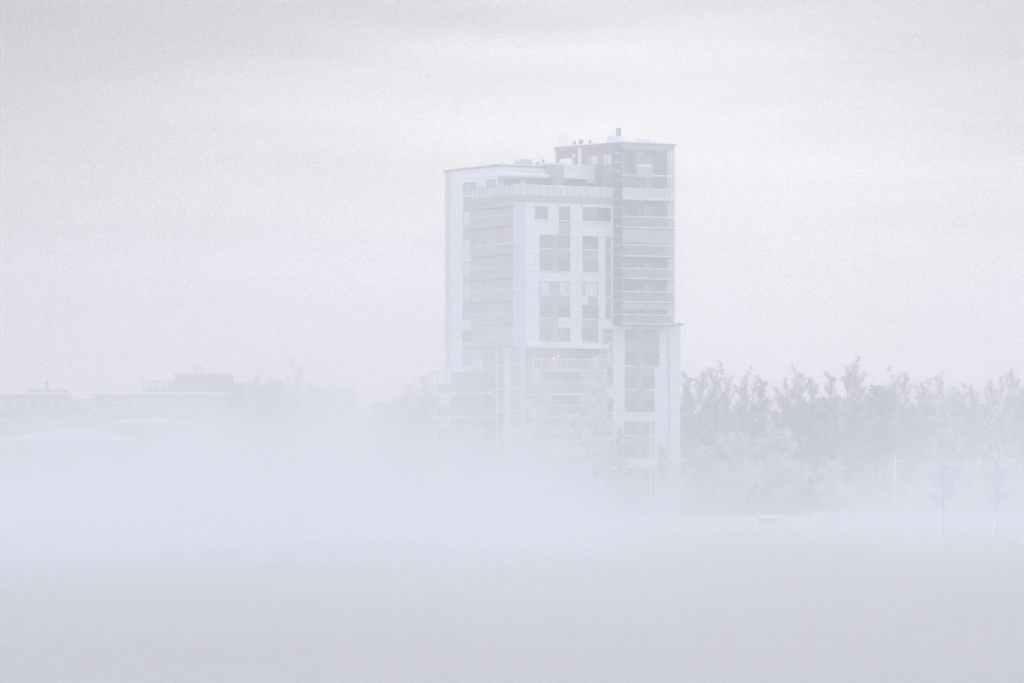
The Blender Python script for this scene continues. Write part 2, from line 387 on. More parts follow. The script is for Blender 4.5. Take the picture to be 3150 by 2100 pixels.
# front wall columns (photo px, photo rows)
part('corner_glazing', MB().box(.003, fx(1617), -.03, -.003, ZST, ZT-.1), m_frosted)
cm = MB()
for py in (615, 640, 665, 688, 717, 748, 774, 819, 848, 889, 918, 962, 989, 1032):
    z = zz_(py, 1, 0); cm.box(-.04, fx(1617)+.02, -.09, -.033, z-.05, z+.05)
cm.box(-.05, .05, -.095, -.035, ZST, ZT)
part('glazing_bar', cm, m_wframe)
window_f(1646, 1684, 634, 675)
window_f(1719, 1753, 635, 677, split=.72)
infill_f(1719, 1754, 679.5, 721.5)
window_f(1792, 1838.5, 637, 681, split=.12); window_f(1839.5, 1877, 639, 682, pane=mat('dark_window_glass', (.06,.065,.085), .08, spec=.5))
infill_f(1660, 1753.5, 721, 838, z_at=1660)
window_f(1660.5, 1694, 721.5, 763, split=.93); window_f(1718.5, 1753, 723, 764.5, split=.72)
window_f(1660.5, 1694, 793.5, 833.5, split=.93); window_f(1718.5, 1753, 794.5, 835, split=.72)
infill_f(1792, 1840, 725, 838.5, z_at=1792)
window_f(1792.5, 1839.5, 725.5, 767, split=.14); window_f(1792.5, 1839.5, 797, 837, split=.14)
infill_f(1863, 1877, 727.5, 980); window_f(1863.3, 1876.7, 727.8, 767.5); window_f(1863.3, 1876.7, 797, 839.5)
window_f(1863.3, 1876.7, 869, 911.5, pane=m_ltgl); window_f(1863.3, 1876.7, 936, 979.5)
infill_f(1659, 1753, 864.5, 1050, z_at=1659)
window_f(1659.3, 1694, 865, 904.5, pane=m_blind, split=.94); window_f(1717.5, 1752.7, 866, 906.5, pane=m_blind, split=.72)
infill_f(1791, 1839.5, 867, 1052, z_at=1791)
window_f(1791.3, 1839.2, 867.5, 909, pane=m_blind, split=.14)
window_f(1659.3, 1694, 937, 976.5, split=.94); window_f(1717.5, 1752.7, 938, 977.5, split=.72)
window_f(1791.3, 1839.2, 939.5, 980.5, split=.14)
infill_f(1791-1, 1808, 912, 938, m=m_white, d=.045)
infill_f(1717, 1754, 980, 1007.5, m=m_white, d=.045)
window_f(1659.3, 1692, 1008.5, 1048, split=.94); window_f(1717.5, 1752.7, 1009, 1049.5, split=.72)
window_f(1791.3, 1839.2, 1010, 1051.5, split=.14)
# column beside the tower, floors below
infill_f(1853, 1884.5, 1011, 1150, z_at=1853)
window_f(1866, 1884, 1011.5, 1053)
window_f(1866, 1884, 1082.5, 1124.5, pane=m_blind); window_f(1866, 1884, 1154, 1195, pane=m_ltgl)
infill_f(1866, 1884.5, 1126, 1196)
infill_f(1866, 1884.5, 1223, 1590); window_f(1866.3, 1884, 1224, 1267); window_f(1866.3, 1884, 1295, 1338)
window_f(1866.3, 1884, 1366, 1409); window_f(1866.3, 1884, 1438, 1480)
# tower lower block
infill_f(1922, 2026.5, 1013.5, 1127, z_at=1922)
infill_f(1922, 2012.5, 1129, 1269, z_at=1922)
window_f(1922.3, 1956, 1014, 1052, split=.75, sill=False); window_f(1979.5, 2026, 1014.5, 1053, split=[.25,.7], pane=m_ltgl, sill=False)
window_f(1922.3, 1956, 1085, 1125, split=.75); window_f(1979.5, 2026, 1085.5, 1126, split=[.25,.7])
window_f(1922.3, 1956, 1155, 1196, split=.75); window_f(1979.5, 2012, 1156, 1197, split=.4)
window_f(1922.3, 1956, 1227, 1267, split=.75); window_f(1979.5, 2012, 1227, 1268, split=.4)
infill_f(1920.5, 2012, 1296, 1411, z_at=1921); infill_f(1920.5, 2012, 1439, 1585, z_at=1921)
for r0 in (1297, 1368, 1439.5, 1511):
    window_f(1921, 1955, r0, r0+41, split=.75); window_f(1979, 2011.6, r0, r0+41, split=.75)
part('drainpipe', MB().cyl(fx(2056), -.12, 0, ZTB-.2, .07), m_zinc)
part('roof', MB().box(fx(2060), XR+.25, -.35, 15.2, ZLB+.003, ZLB+.2), m_metal)
part('roof_snow', MB().box(fx(2060), XR+.1, -.25, 15, ZLB+.203, ZLB+.36), m_snow)

# left wall: window column with grey panels between
infill_l(1425.5, 1452, 606, 649); infill_l(1425, 1452, 691, 735); infill_l(1424.5, 1452, 847, 947)
infill_l(1424.5, 1452, 918, 944.3, d=.03); infill_l(1424, 1452, 1058, 1083)
window_l(1427, 1464, 563, 604, pane=m_ltgl, split=.62)
window_l(1426.5, 1450, 649, 690, pane=m_blind); window_l(1426.5, 1450, 735, 776, pane=m_blind)
window_l(1425.5, 1450, 806, 846, pane=m_blind); window_l(1425, 1450, 876, 917, pane=m_blind)
window_l(1424.5, 1450, 944.5, 987, pane=m_ltgl); window_l(1423.5, 1450, 1016, 1057); window_l(1423.5, 1450, 1083, 1127, pane=m_ltgl)
window_l(1497, 1524, 553, 580, pane=m_ltgl, split=.45, sill=False)
# lower left wall bays
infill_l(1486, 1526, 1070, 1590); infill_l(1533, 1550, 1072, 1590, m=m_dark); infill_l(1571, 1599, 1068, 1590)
for k, r0 in enumerate((1080, 1151, 1222, 1293)):
    window_l(1493, 1507, r0, r0+46, pane=m_ltgl, sill=False); window_l(1511, 1524, r0, r0+46, pane=m_pane, sill=False)
    window_l(1535, 1549, r0, r0+44); window_l(1573, 1598, r0, r0+40, pane=m_ltgl)
for py0, py1 in ((1074, 1108),):
    window_l(1450.5, 1482, py0, py1, pane=m_blind, sill=False)

# penthouse windows, awnings ---------------------------------------------
yo = YPH
window_f(1552, 1599, 551, 590, yo, pane=m_ltgl, sill=False)
window_f(1617, 1681, 552, 592, yo, pane=m_ltgl, split=[.38, .78], sill=False)
xa, xb = fx(1539, yo-1.2), fx(1694, yo-1.2); zc = zz_(540, xa, yo-1.2)
part('awning', MB().box(xa, xb, yo-1.3, yo-.003, zc-.1, zc+.1), m_wframe)
part('roof_snow', snow_strip(xa-.05, xb+.05, yo-1.35, yo-.1, zc+.103, .3), m_snow)
yo2 = YPH-1.2
xa, xb = fx(1734, yo2-1.0), fx(1809, yo2-1.0); zc = zz_(547, xa, yo2-1)
part('awning', MB().box(xa, xb, yo2-1.1, yo2-.003, zc-.1, zc+.1), m_wframe)
part('roof_snow', snow_strip(xa-.05, xb+.05, yo2-1.15, yo2-.1, zc+.103, .22), m_snow)
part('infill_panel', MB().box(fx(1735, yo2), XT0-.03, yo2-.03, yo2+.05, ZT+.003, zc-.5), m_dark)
window_f(1741, 1780, 553, 592, yo2-.03, pane=m_pane, split=.5, sill=False)
window_f(1784, 1806, 553, 592, yo2-.03, pane=m_pane, sill=False)

# terrace: slab, parapet and its rail -------------------------------------
Yt = ly_(1450, 0)
tz0, tz1 = ZT+.003, ZP0
part('terrace_slab', MB().prism([(-.15, -.25), (XT0-.05, -.25), (XT0-.05, YPH), (XL, YPH), (XL, Yt), (-.15, Yt)], ZT+.003, ZP0+.15), m_grey)
for nm, (a0, a1, b0, b1) in {'f': (-.14, XT0-.06, -.24, -.16), 's': (-.14, -.06, -.155, Yt)}.items():
    o = part('parapet', MB().box(a0, a1, b0, b1, ZP0+.153, ZC), m_parap)
    mb = MB()
    if nm == 'f':
        n = int((a1-a0)/1.02)
        for i in range(n+1): x = a0+.02+(a1-a0-.06)*i/n; mb.box(x-.025, x+.025, b0-.05, b0-.003, ZP0+.0, ZC-.02)
    else:
        n = int((b1-b0)/1.1)
        for i in range(n+1): y = b0+.03+(b1-b0-.06)*i/n; mb.box(a0-.05, a0-.003, y-.025, y+.025, ZP0+.0, ZC-.02)
    mb.build('baluster', m_metal, o)
part('handrail', MB().box(-.2, XT0-.06, -.28, -.12, ZC+.003, ZC+.12), m_snow, label='snow-covered parapet rail')
part('handrail', MB().box(-.2, -.04, -.117, Yt, ZC+.003, ZC+.12), m_metal)

# left balcony stack -------------------------------------------------------
rows = [627, 695, 783, 855, 926, 996, 1065]     # slab rows at the front corner
rails = [659, 747, 817, 889, 960, 1033]
part('balcony_wall', MB().box(.42, XL-.003, .05, Yt-.05, ZST, ZT), m_conc)
prev = ZT
for k in range(6):
    zt_ = prev - (.9 if k == 0 else .14); zb = zz_(rows[k+1], 0, 0); zr = zz_(rails[k], 0, 0)
    o = part('balcony', MB().box(-.04, .4, 0.0, Yt, zb-.12, zb+.12), m_slab)
    MB().box(.0, .05, .04, Yt-.02, zr+.06, zt_).build('glazing', m_bronze, o)
    MB().box(-.02, .05, .04, Yt-.02, zb+.123, zr-.05).build('parapet', m_bronze2, o)
    MB().box(-.07, .06, .02, Yt, zr-.047, zr+.057).build('rail', m_wframe, o)
    mb = MB()
    for i in range(9):
        y = .2 + (Yt-.4)*i/8; mb.box(-.015, -.002, y-.02, y+.02, zr+.06, zt_)
    y = ly_(1487, 0); mb.box(-.06, -.017, y-.06, y+.06, zr+.06, zt_)
    mb.build('glazing_bar', m_slab, o)
    MB().box(-.09, -.01, -.06, .0, zb+.12, zr).build('corner_post', m_metal, o)
    prev = zb
part('fascia', MB().box(-.06, .4, .0, Yt, ZT-.76, ZT), m_grey)
part('fascia', MB().box(.003, XT0-.05, -.12, -.003, ZT-.05, ZT), m_wframe)

# lower left balconies wrapping the back corner -------------------------------
Ya, Yb2 = ly_(1486, -.5), ly_(1345, -.5)
zs = [(1209, 1180), (1280, 1251), (1351, 1322), (1422, 1393)]
zc = zz_(1142, -.5, Yb2)
part('canopy', MB().prism([(-.8, ly_(1447, -.8)), (XL-.003, ly_(1447, -.8)), (XL-.003, Yb2+.5), (-.8, Yb2+.5)], zc-.18, [zc+.4, zc+.4, zc+.12, zc+.12]), m_wframe)
part('roof_snow', MB().prism([(-.75, ly_(1443, -.8)), (XL-.01, ly_(1443, -.8)), (XL-.01, Yb2+.4), (-.75, Yb2+.4)], zc+.1, [zc+.58, zc+.58, zc+.3, zc+.3]), m_snow)
zprev = zc-.18
for pb, pr in zs:
    zb = zz_(pb, -.5, Yb2); zr = zz_(pr, -.5, Yb2)
    o = part('balcony', MB().box(-.55, XL-.003, Ya, Yb2, zb-.3, zb), m_wframe)
    MB().box(-.53, -.48, Ya, Yb2-.1, zb+.003, zr-.04).build('parapet', m_hazygl, o)
    MB().box(-.56, -.46, Ya, Yb2, zr-.037, zr+.05).build('rail', m_wframe, o)
    MB().box(-.53, -.49, Ya, ly_(1383, -.5), zr+.053, zprev).build('glazing', m_clear, o)
    mb = MB()
    for y in (Ya, (Ya+Yb2)/2, Yb2-.1): mb.box(-.55, -.47, y, y+.1, zb+.003, zprev)
    mb.box(XL-.2, XL-.1, Yb2-.1, Yb2, zb+.003, zprev); mb.build('post', m_metal, o)
    mb = MB()
    for i in range(6): y = Yb2-.1-i*.45; mb.box(-.51, -.46, y-.03, y+.03, zb+.003, zr-.04)
    mb.build('baluster', m_metal, o)
    zprev = zb-.303

# front balconies low on the middle ------------------------------------------
YF = -1.95
xa, xb = fx(1639, YF), fx(1866, YF)
zc = zz_(1061, xa, YF)
part('canopy', MB().prism([(xa-.3, YF-.3), (xb+.25, YF-.3), (xb+.25, -.003), (xa-.3, -.003)], zc-.35, zc), m_wframe)
part('roof_snow', snow_strip(xa-.35, xb+.3, YF-.35, -.003, zc+.003, .32), m_snow)
zprev = zc-.353
for pr, pb in ((1103, 1134), (1175, 1206), (1246, 1277), (1318, 1349), (1389, 1420), (1460, 1491)):
    zr, zb = zz_(pr, xa, YF), zz_(pb, xa, YF)
    o = part('balcony', MB().box(xa, xb, YF, -.003, zb-.33, zb), m_conc)
    MB().box(xa+.06, xb-.06, YF+.02, YF+.06, zb+.003, zr-.04).build('parapet', m_hazygl, o)
    mb = MB(); mb.box(xa, xb, YF-.03, YF+.09, zr-.037, zr+.07); mb.box(xa-.0, xa+.08, YF+.093, -.01, zr-.037, zr+.07); mb.build('rail', m_snow, o)
    MB().box(xa+.06, xb-.06, YF+.02, YF+.05, zr+.073, zprev).build('glazing', m_clear, o)
    MB().box(xa+.02, xa+.05, YF+.1, -.01, zb+.003, zprev).build('side_glazing', m_hazygl, o)
    mb = MB()
    for i in range(14): x = xa+.5+(xb-xa-1)*i/13; mb.box(x-.02, x+.02, YF-.01, YF+.017, zb+.003, zr-.04)
    mb.build('baluster', m_wframe, o)
    mb = MB()
    mb.box(xa-.02, xa+.1, YF-.05, YF+.015, zb+.003, zprev); mb.box(xb-.1, xb+.02, YF-.05, YF+.015, zb+.003, zprev)
    mb.build('post', m_wframe, o)
    # what stands behind: wall with door and windows, grey between
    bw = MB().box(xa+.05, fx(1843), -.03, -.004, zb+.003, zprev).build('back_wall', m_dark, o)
    for (u0, u1, mm) in ((.03, .17, m_ltgl), (.28, .43, m_pane), (.44, .56, m_ltgl), (.74, .83, m_ltgl), (.86, .93, m_ltgl)):
        xw0, xw1 = xa+(xb-xa)*u0, xa+(xb-xa)*u1
        MB().box(xw0, xw1, -.07, -.033, zb+.3 if u0 > .2 else zb+1, zprev-.35).build('window', mm, o)
    zprev = zb-.333
# furniture on these balconies
def chair(x, y, z, rz, k):
    c = empty('balcony_chair', T.matrix_basis @ Vector((x, y, z)), A30+rz)
    MB().box(-.25,.25,-.25,.25,.40,.45).build('seat', m_wframe, c)
    MB().box(-.25,.25,.20,.25,.453,.9).build('backrest', m_wframe, c)
    for sx in (-.22,.22):
        for sy in (-.22,.22): MB().box(sx-.02,sx+.02,sy-.02,sy+.02,0,.397).build('leg', m_wframe, c)
    tag(c, k, 'chair', 'pale chairs on the balconies'); return c
T.matrix_basis = Matrix.LocRotScale(P0, Matrix.Rotation(A30, 3, 'Z'), None)
zb = zz_(1134, xa, YF)+.003
chair(fx(1742, -1.2), -1.2, zb, .4, 'pale chair on the top front balcony, the left one of two beside the plants')
chair(fx(1758, -1.2), -1.2, zb, -.7, 'pale chair on the top front balcony, the right one of two beside the plants')
tw = T.matrix_basis @ Vector((fx(1704, -1.3), -1.3, zb))
ct = empty('christmas_tree', tw, 0); tag(ct, 'small glowing yellow christmas tree on the top front balcony under the snowy canopy', 'christmas tree')
mb = MB(); lb = MB()
for k in range(70):
    t_ = random.random(); z = .25+1.5*t_; r_ = .42*(1-t_)+.03; a = random.random()*6.28
    p = Vector((0, 0, z+.08)); q = Vector((r_*cos(a), r_*sin(a), z-.1)); s_ = Vector((-sin(a), cos(a), 0))*.05
    mb.quad(p-s_, p+s_, q+s_, q-s_)
    if k % 1 == 0:
        d = Vector((r_*cos(a), r_*sin(a), z-.08))*1.0; lb.box(d.x-.032, d.x+.032, d.y-.032, d.y+.032, d.z-.032, d.z+.032)
mb.build('foliage', mat('dark_needles', (.03,.05,.03), .8), ct); lb.build('light_string', m_bulb, ct); MB().cyl(0,0,0,.4,.04).build('trunk', m_metal, ct)
lw = T.matrix_basis @ Vector((fx(1716, -.4), -.4, zz_(1095, fx(1716,-.4), -.4)))
bl = empty('balcony_lamp', lw, A30); tag(bl, 'tiny round lit lamp on the balcony wall right of the glowing christmas tree', 'lamp')
MB().cyl(0, 0, -.05, .05, .075, n=8).build('bulb', m_lamp, bl); MB().box(-.03, .03, .09, .39, -.03, .03).build('bracket', m_metal, bl)

# upper tower -----------------------------------------------------------------
YT = -2.0
XTR = fx(2076, YT); XC = fx(2053, 0)
YTB = ly_(1709, XT0)
ztop = zz_(443, fx(1910, YT), YT)
part('wall', MB().box(XT0+.25, XC, .02, YTB, ZTB+.003, ztop-.003), m_dark)
part('wall', MB().prism([(XT0, -.0), (XT0+.247, -.0), (XT0+.247, YTB), (XT0, YTB)], ZT-.3, [ztop, ztop, ztop+.0, ztop+.0]), m_brown, label='red-brown rendered side wall')
part('side_panel', MB().box(XT0, XT0+.2, YT, -.003, ZTB, ztop), m_dark)
zr_ = ztop+.003
part('roof', MB().prism([(XT0-.15, YT-.15), (XTR+.15, YT-.15), (XTR+.15, YTB+.1), (XT0-.15, YTB+.1)], zr_, [zr_+.22, zr_+.22, zr_+.5, zr_+.5]), m_metal)
part('roof_snow', MB().prism([(XT0-.05, YT-.05), (XTR+.05, YT-.05), (XTR+.05, YTB), (XT0-.05, YTB)], zr_+.2, [zr_+.36, zr_+.36, zr_+.64, zr_+.64]), m_snow)
for py in (470, 498, 526, 554, 582, 610, 638, 665, 695, 724, 753, 782, 825, 853, 895, 924, 966):
    z = zz_(py, XT0, YT); part('panel_ledge', MB().box(XT0-.06, XT0-.003, YT+.1, -.05, z-.045, z+.045), m_snow)
part('corner_post', MB().box(XT0-.06, XT0+.12, YT-.08, YT-.003, ZTB, ztop), m_slab)
part('corner_post', MB().box(XTR-.12, XTR+.04, YT-.06, YT+.1, ZTB, ztop), m_wframe)
part('fascia', MB().box(XT0+.203, XTR-.0, YT, YT+.25, zz_(459, XT0, YT), ztop), m_grey)
part('fascia', MB().box(XTR-.25, XTR-.003, YT+.253, 1.5, zz_(459, XT0, YT), ztop), m_grey)
part('drain_duct', MB().box(XT0-.3, XT0-.003, ly_(1791, XT0), ly_(1784, XT0), zz_(540, XT0, 7), ztop), m_wframe)
part('wall_box', MB().box(XT0-.25, XT0-.003, ly_(1771, XT0), ly_(1765, XT0), zz_(486, XT0, 10), zz_(474, XT0, 10)), m_wframe)
window_l(1803, 1842, 481, 575, XT0, pane=m_pane, split=.45, sill=False)
window_l(1857, 1884, 476, 580, XT0, pane=m_pane, split=.45, sill=False)
def light_pane(px0, px1, py0, py1):
    ya, yb = ly_(px1, XT0), ly_(px0, XT0); MB().box(XT0-.075, XT0-.055, ya, yb, zz_(py1, XT0, yb), zz_(py0, XT0, yb)).build('pane', m_blind, T.children[-1])
for a in ((1817, 1820, 482, 506), (1822, 1841, 481, 505), (1857, 1868, 477, 509), (1870, 1883, 476, 508)): light_pane(*a)

def tower_balcony(pslab, prail, ztop_, milky=False, blind=0, boxy=False):
    zb, zr = zz_(pslab, XT0+1, YT), zz_(prail, XT0+1, YT)
    xs0, xs1 = XT0+.203, XTR-.03
    o = part('balcony', MB().prism([(xs0, YT), (xs1, YT), (xs1, 1.4), (XC+.003, 1.4), (XC+.003, -.003), (xs0, -.003)], zb-.14, zb+.14), m_slab)
    MB().box(xs0, xs1, YT-.04, YT-.003, zb+.02, zb+.14).build('slab_snow', m_snow, o)
    MB().box(xs0+.02, xs1-.06, YT+.02, YT+.06, zb+.143, zr-.05).build('parapet', m_parap if milky else m_hazygl, o)
    mb = MB(); mb.box(xs0, xs1, YT-.05, YT+.08, zr-.047, zr+.07); mb.box(xs1-.09, xs1, YT+.083, 1.4, zr-.047, zr+.05)
    mb.build('rail', m_snow, o)
    MB().box(xs0+.02, xs1-.06, YT+.02, YT+.05, zr+.073, ztop_).build('glazing', m_clear, o)
    mb = MB()
    nb = 10
    for i in range(1, nb): x = xs0+(xs1-xs0)*i/nb; mb.box(x-.015, x+.015, YT-.01, YT+.017, zr+.073, ztop_); mb.box(x-.02, x+.02, YT-.01, YT+.017, zb+.143, zr-.05)
    mb.build('glazing_bar', m_metal, o)
    mb = MB(); mb.box(xs1-.05, xs1-.02, YT+.1, 1.4, zb+.143, ztop_); mb.build('side_glazing', clear_side, o)
    mb = MB()
    for f_ in (.3, .62): z = zb + (ztop_-zb)*f_; mb.box(xs1-.06, xs1-.01, YT+.1, 1.4, z-.025, z+.025)
    mb.build('side_bar', m_metal, o)
    if blind: MB().box(xs0+.06, xs1-.1, YT+.12, YT+.15, ztop_-blind, ztop_).build('roller_blind', m_roller, o)
    W = xs1-xs0
    mb = MB()
    for i in range(random.randint(3, 6)):
        u = random.uniform(.05, .85)*W; hh = random.uniform(.35, .9); ww = random.uniform(.12, .45)
        mb.box(xs0+u, xs0+u+ww, YT+.5, YT+.5+.4, zb+.143, zb+.143+hh)
        mb.box(xs0+u+ww*.2, xs0+u+ww*.8, YT+.55, YT+.8, zb+.146+hh, zb+.3+hh)
    mb.build('balcony_furniture', random.choice([m_wframe, m_slab, m_ltgl]), o)
    for (u0, u1, lo, hi, mm) in ((.0, .19, .9, .45, m_blind), (.21, .26, .1, .45, m_ltgl), (.43, .49, .1, .7, m_snow), (.55, .71, .9, .5, m_blind), (.73, .76, .1, .5, m_wframe)):
        MB().box(xs0+W*u0+.05, xs0+W*u1, -.04, .0, zb+.15+lo, ztop_-hi).build('window' if u1-u0 > .1 else 'door', mm, o)
    return o
m_roller = mat('pale_blue_roller_blind', (.82,.88,.94), .8, noise=.05)
clear_side = clear_glass('side_glass', (.6,.62,.66), .18)
z1f = zz_(461, XT0+1, YT)
tb = tower_balcony(614, 579, z1f, milky=True)
# upper gallery rail and projecting bay of the top balcony
zg = zz_(538, XT0+1, YT)
mb = MB(); mb.box(XT0+.25, XTR-.1, YT-.03, YT+.015, zg-.06, zg+.08); mb.build('gallery_rail', m_snow, tb)
xa, xb = fx(1961, YT-.6), fx(2006, YT-.6); za, zb_ = zz_(545, xa, YT-.6), zz_(512, xa, YT-.6)
part('projecting_bay', MB().box(xa, xb, YT-.7, YT-.053, za, zb_), m_zinc)
part('roof_snow', snow_strip(xa-.05, xb+.05, YT-.75, YT-.06, zb_+.003, .3), m_snow)
part('bay_front', MB().box(xa+.4, xb-.4, YT+.25, -.05, zz_(575, xa, YT), z1f), m_zinc)
zp = zz_(614, XT0+1, YT)-.143
for ps, pr, bl_, in ((701, 666, 0), (788, 753, 1.75), (857, 825, 0), (929, 896, 0), (997, 967, .75)):
    tower_balcony(ps, pr, zp-(.0 if ps != 701 else .0)-.003, blind=bl_)
    zp = zz_(ps, XT0+1, YT)-.143

# roof fittings ---------------------------------------------------------------
def vent(px, py0, py1, r, plane_y, cap=True, m=None, xo=None):
    if xo is None: x, y = fx(px, plane_y), plane_y
    else: x, y = xo, ly_(px, xo)
    z0, z1 = zz_(py1, x, y)-.6, zz_(py0, x, y)
    mb = MB(); mb.cyl(x, y, z0, z1-.2, r*.62)
    mb.cyl(x, y, z1-.25 if not cap else z1-.45*min(1, (z1-z0)), z1, r)
    return part('vent_pipe', mb, m or m_metal)
for px, a, b, r in ((1432, 512, 519, .09), (1458.5, 511, 517, .17), (1486, 506, 513, .09)): vent(px, a, b, r, 0, xo=XL+1)
for px, a, b, r, d in ((1541, 500, 509, .09, .8), (1548, 501, 509, .16, .8), (1588, 502, 510, .27, 1), (1653, 499, 513, .27, 1), (1671.5, 491, 502, .16, 5)):
    vent(px, a, b, r, YPH+d)
y = YPH+3; xa, xb = fx(1607, y), fx(1637, y)
part('ventilation_unit', MB().box(xa, xb, y, y+2, ZPH+.3, zz_(491, xa, y)), m_zinc)
part('roof_snow', MB().box(xa-.05, xb+.05, y-.05, y+2.05, zz_(491, xa, y)+.003, zz_(490, xa, y)+.1), m_snow)
# steel tanks by the tower wall
for px, r, a, b in ((1732, .5, 489, 507), (1748, .75, 487, 508)):
    y = YPH+3; x = fx(px, y); mb = MB(); mb.cyl(x, y, ph2z, zz_(a+1, x, y)-.2, r, n=16); mb.cyl(x, y, zz_(a+1, x, y)-.2, zz_(a+1, x, y), r, r*.6, n=16)
    part('steel_tank', mb, m_wframe)
for px, a, b, r in ((1766.5, 434, 450, .2), (1787, 430, 448, .32), (1814.5, 431, 446, .19), (1835, 439, 444, .06), (1882, 431, 440, .15)):
    vent(px, a, b, r, 0, xo=XT0+1.2, m=m_metal)
# roof ladder hoops
hx = XT0+.3; hoop = MB()
for px in (1723, 1728, 1735, 1740)[:4:1]:
    pass
for px, w_ in ((1729, .62), (1735, .62)):
    y = ly_(px, hx); pts = []
    for k in range(13):
        a = pi*k/12; pts.append((hx, y + w_*cos(a), ztop + .5 + 1.35 + .5*sin(a)))
    pts = [(hx, y+w_, ztop+.3)] + pts + [(hx, y-w_, ztop+.3)]
    hoop.tube(pts, .035, 5)
part('roof_ladder', hoop, m_zinc)
# chimney with flue, and hatch
x0, x1 = fx(1889, 0), fx(1917, 0); y0 = 0
x0 = XT0+.6
xa = fx(1889, -.5); xb = fx(1917, -.5); zc_ = zz_(421, xa, -.5)
part('chimney', MB().box(xa, xb, -.5, 1.3, ztop+.3, zc_), m_wframe)
part('roof_snow', MB().box(xa-.06, xb+.06, -.56, 1.36, zc_+.003, zc_+.14), m_snow)
xm = fx(1903, .4); part('flue', MB().cyl(xm, .4, zc_+.145, zz_(394, xm, .4), .36, .33, n=12), m_metal)
xa = fx(1976, 0); xb = fx(2004, 0); zc_ = zz_(430, xa, 0)
part('ventilation_unit', MB().box(xa, xb, 0, 1.6, ztop+.3, zc_), m_wframe)
part('roof_snow', MB().box(xa-.05, xb+.05, -.05, 1.65, zc_+.003, zc_+.1), m_snow)
vent(2015, 435, 441, .09, 0)
for (px, py) in ((1790, 492), (1791, 631), (1790, 702), (1788, 860), (1787, 1002), (1785, 930)):
    x = fx(px, 0); z = zz_(py, x, 0); part('wall_lamp', MB().box(x-.16, x+.16, -.3, -.003, z-.13, z+.13), m_wframe) if py > 500 else None
x = fx(1884, -.2); z = zz_(1074, x, -.2); part('wall_lamp', MB().box(x-.15, x+.15, -.5, -.003, z-.3, z+.2), m_wframe)
# ------------------------------------------------------------------ far buildings, left
m_far = cladding('dark_brick_facade', (.17,.15,.17), 3.0, 3.0, noise=.15)
m_far2 = cladding('pale_brick_facade', (.30,.29,.32), 3.0, 3.0, noise=.15)
m_fwall = mat('weathered_plaster', (.40,.40,.44), .8, noise=.15)
YL = 745.0
def bld(name, Y, px0, px1, ptop, depth, m, label, floors, cols, skew=0, cat='building', base=True):
    x0, x1 = (px0-1575)/F*Y, (px1-1575)/F*Y; zt = zat(ptop, Y)
    b = empty(name, (x0, Y, 0), R(skew)); tag(b, label, cat); W = x1-x0
    MB().box(0, W, 0, depth, -.5, zt).build('wall', m, b)
    MB().box(-.2, W+.2, -.2, depth+.2, zt+.003, zt+.25).build('roof', m_metal, b)
    MB().box(-.1, W+.1, -.1, depth+.1, zt+.253, zt+.5).build('roof_snow', m_snow, b)
    fh = zt/floors
    for f in range(floors):
        for c in range(cols):
            x = W*(c+.5)/cols; z = fh*f+fh*.3
            o = MB().box(x-.85, x+.85, -.08, -.003, z, z+1.5).build('window', m_wframe, b)
            MB().box(x-.75, x+.75, -.12, -.083, z+.1, z+1.4).build('pane', m_pane, o)
    return b, W, zt
b1, W, zt = bld('apartment_block', YL+25, -110, 198, 1216, 14, m_far, 'dark flat-roofed block at the left edge, nearly lost in the fog', 6, 8)
MB().box(W*.64, W-.3, 1, 9, zt+.503, zt+1.0).build('roof_house', m_far, b1)
mb = MB(); mb.cyl(W*.81, 2, zt+1.0, zt+2.2, .28, .2); mb.build('chimney', m_metal, b1)
bld('apartment_block', YL+60, 206, 292, 1231, 12, m_far2, 'low grey block in the gap between the dark block and the stepped building', 5, 3)
b3, W3, zt3 = bld('office_block', YL, 291, 700, 1216, 16, m_far, 'long grey stepped building with two raised roof storeys, left of the trees', 5, 10)
def raised(px0, px1, ptop, y0, y1, m, nm='roof_storey'):
    x0, x1 = (px0-291)/F*YL, (px1-291)/F*YL; z1 = zat(ptop, YL)
    o = MB().box(x0, x1, y0, y1, zt3+.503, z1).build(nm, m, b3)
    MB().box(x0-.15, x1+.15, y0-.15, y1+.15, z1+.003, z1+.2).build('roof_edge', m_metal, o)
    return z1
raised(437, 537, 1175, 1, 12, m_far2); zz3 = raised(537.5, 703, 1154, .6, 13, m_far)
x0 = (594-291)/F*YL; x1 = (618-291)/F*YL; z1 = zat(1124, YL)
mb = MB()
for x in (x0, x1-.12): mb.box(x, x+.12, 3, 3.12, zz3+.2, z1); mb.box(x, x+.12, 5, 5.12, zz3+.2, z1)
mb.box(x0, x1, 3, 5.12, z1+.003, z1+.15); mb.box(x0+.9, x1-.1, 3.2, 4.9, zz3+.2, z1); mb.build('roof_frame', m_zinc, b3)
mb = MB()
for k in range(4): x = (445+20*k-291)/F*YL; mb.box(x, x+.5, .9, .98, zt3+1, zt3+2)
mb.build('window_row', m_blind, b3)
